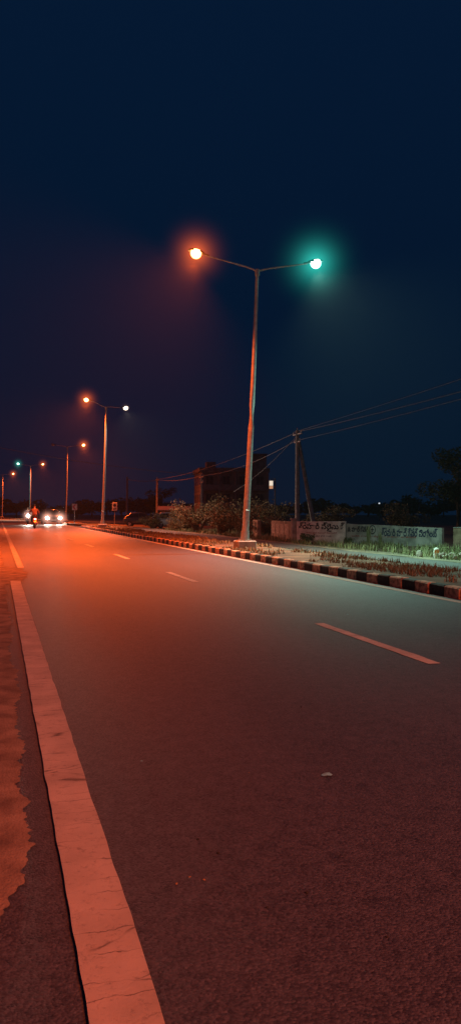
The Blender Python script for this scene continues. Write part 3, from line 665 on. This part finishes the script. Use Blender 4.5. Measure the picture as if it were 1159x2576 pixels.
HLB=emis('bike_headlight',(1,.9,.75),40); TLB=emis('tail_lamp_glow',(1,.12,.10),9)
def motorcycle(x,y,rz,label,front_lit,shirt,rider_label):
    e=empty('motorcycle',(x,y,0),rz,label=label,category='motorcycle')
    for yy in(-.62,.66):
        w_=empty('wheel',(0,yy,.30)); w_.parent=e
        m=M(); m.torus((0,0,0),.25,.05); m.obj('tyre',RUBBER,w_)
        m=M(); m.torus((0,0,0),.20,.015,n=24,m=6); m.tube([(-.05,0,0),(.05,0,0)],.05,10)
        for a in range(6): m.tube([(0,0,0),(0,.2*math.cos(a*1.047),.2*math.sin(a*1.047))],.008,4)
        m.obj('rim',CHROME,w_)
    RB=bpy.data.materials.get('red_bike_paint') or simple('red_bike_paint',(.35,.02,.02),rough=.25)
    m=M(); m.tube([(0,-.62,.30),(0,-.15,.38),(0,.2,.42),(0,.42,.85)],.03,8); m.tube([(0,-.75,.75),(0,-.1,.7),(0,.4,.86)],.03,8)
    m.ell((0,.02,.40),(.14,.2,.17),nu=12,nv=8); m.obj('frame',DARK,e)
    m=M(); m.ell((0,.14,.84),(.14,.27,.13),nu=14,nv=8); m.obj('fuel_tank',RB,e)
    m=M(); m.ell((0,-.32,.80),(.13,.40,.065),nu=14,nv=8); m.obj('seat',RUBBER,e)
    m=M(); m.ell((0,-.72,.70),(.11,.22,.10),nu=12,nv=8); m.box((0,-.86,.50),(.14,.03,.26),bev=.01); m.obj('tail_cowl',RB,e)
    m=M(); m.tube([(-.06,.66,.30),(-.07,.42,.90)],.025,8); m.tube([(.06,.66,.30),(.07,.42,.90)],.025,8); m.obj('fork',CHROME,e)
    m=M(); m.tube([(-.36,.30,1.03),(-.2,.38,1.04),(0,.42,.96),(.2,.38,1.04),(.36,.30,1.03)],.014,8); m.obj('handlebar',DARK,e)
    for s in(-1,1):
        m=M(); m.tube([(s*.25,.37,1.04),(s*.32,.36,1.18)],.007,6); m.ell((s*.33,.36,1.21),(.06,.02,.04),nu=10,nv=6); m.obj('mirror',DARK,e)
    m=M(); m.tube([(.13,.1,.32),(.15,-.2,.26),(.16,-.75,.36)],[.025,.04,.05],10); m.obj('exhaust',CHROME,e)
    m=M(); m.ell((0,.56,.86),(.14,.10,.14),nu=12,nv=8); hl=m.obj('headlight',HLB if front_lit else WHITES,e)
    m=M(); m.box((0,-.93,.70),(.15,.04,.07),bev=.015); m.obj('tail_light',REDS if front_lit else TLB,e)
    m=M(); m.box((0,-.89,.52),(.18,.012,.12)); m.obj('number_plate',YEL,e)
    m=M(); m.torus((0,.66,.30),.32,.03,n=24,m=5); m.v=[v if v[2]>.42 else (v[0],v[1],.42) for v in m.v]; m.obj('mudguard',RB,e)
    if front_lit:
        spot('headlight_beam',(0,.70,.86),(0,1,-.06),(1,.85,.7),700,size=70,blend=.9,rad=.06,parent=e)
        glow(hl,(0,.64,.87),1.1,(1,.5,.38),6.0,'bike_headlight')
    else: 
        l=bpy.data.lights.new('tail_light_glow','POINT'); l.color=(1,.08,.06); l.energy=40; l.shadow_soft_size=.05
        o=bpy.data.objects.new('tail_light_glow',l); COL.objects.link(o); o.location=(0,-1.02,.68); o.parent=e
    p=empty('person',(x,y,0),rz,label=rider_label,category='person')
    SK=bpy.data.materials.get('skin') or simple('skin',(.30,.17,.11),(.26,.15,.1),rough=.6)
    HAIR=bpy.data.materials.get('hair') or simple('hair',(.012,.01,.01),rough=.6)
    def skin(name,joints,edges,mat):
        me=bpy.data.meshes.new(name); me.from_pydata([j[0] for j in joints],edges,[]); me.materials.append(mat)
        o=bpy.data.objects.new(name,me); COL.objects.link(o); o.parent=p
        sm=o.modifiers.new('skin','SKIN'); sd=o.modifiers.new('sub','SUBSURF'); sd.levels=1; sd.render_levels=1
        for i,j in enumerate(joints): me.skin_vertices[0].data[i].radius=(j[1],j[1])
        me.skin_vertices[0].data[0].use_root=True
        return o
    J=[((0,-.28,.90),.13),((0,-.22,1.08),.125),((0,-.14,1.30),.145),((0,-.10,1.44),.055),((0,-.07,1.52),.075),((0,-.05,1.63),.09)]; E=[(0,1),(1,2),(2,3),(3,4),(4,5)]
    for s in(-1,1):
        b0=len(J); J+=[((s*.19,-.12,1.36),.065),((s*.31,.02,1.17),.045),((s*.335,.24,1.07),.032),((s*.335,.30,1.06),.030)]; E+=[(2,b0),(b0,b0+1),(b0+1,b0+2),(b0+2,b0+3)]
        for f in range(4):
            q=len(J); J+=[((s*(.30+.022*f),.345,1.065),.009),((s*(.30+.022*f),.35,1.03),.008)]; E+=[(b0+3,q),(q,q+1)]
        q=len(J); J+=[((s*.28,.30,1.04),.010),((s*.275,.33,1.02),.009)]; E+=[(b0+3,q),(q,q+1)]
        b1=len(J); J+=[((s*.10,-.24,.88),.095),((s*.19,.16,.82),.065),((s*.19,-.02,.42),.042),((s*.19,.0,.34),.04),((s*.20,.15,.32),.03)]; E+=[(0,b1),(b1,b1+1),(b1+1,b1+2),(b1+2,b1+3),(b1+3,b1+4)]
    skin('body',J,E,SK)
    JS=[((0,-.28,.92),.15),((0,-.22,1.08),.15),((0,-.14,1.31),.165)]; ES=[(0,1),(1,2)]
    for s in(-1,1):
        b0=len(JS); JS+=[((s*.19,-.12,1.37),.08),((s*.29,-.01,1.20),.065)]; ES+=[(2,b0),(b0,b0+1)]
    skin('shirt',JS,ES,shirt)
    JT=[((0,-.28,.88),.14)]; ET=[]
    for s in(-1,1):
        b0=len(JT); JT+=[((s*.10,-.22,.89),.11),((s*.19,.16,.83),.08),((s*.19,-.01,.45),.058)]; ET+=[(0,b0),(b0,b0+1),(b0+1,b0+2)]
    skin('trousers',JT,ET,DARK)
    m=M(); m.ell((0,-.075,1.67),(.088,.105,.085),nu=14,nv=8,z0=-.3); m.obj('hair',HAIR,p)
    m=M(); m.ell((0,.045,1.60),(.014,.022,.02),nu=8,nv=5)
    m.ell((-.085,-.06,1.60),(.012,.02,.03),nu=8,nv=5); m.ell((.085,-.06,1.60),(.012,.02,.03),nu=8,nv=5)
    m.obj('face_features',SK,p)
motorcycle(2.55,57.5,.0,'red motorcycle riding away with glowing tail light',False,simple('brown_shirt',(.16,.07,.05),rough=.9),'person in brown shirt riding a motorcycle')
motorcycle(2.75,76,math.pi,'motorcycle approaching with its headlight on',True,simple('dark_shirt',(.06,.06,.09),rough=.9),'person in dark shirt riding an approaching motorcycle')

# ------------------------------------------------------------------ camera
cam=bpy.data.cameras.new('Camera'); co=bpy.data.objects.new('Camera',cam); COL.objects.link(co)
cam.sensor_fit='VERTICAL'; cam.sensor_height=36; cam.lens=27.05; cam.clip_end=2000
co.location=(0,0,1.2); co.rotation_euler=(math.radians(90),0,math.radians(-16.8))
scene.camera=co
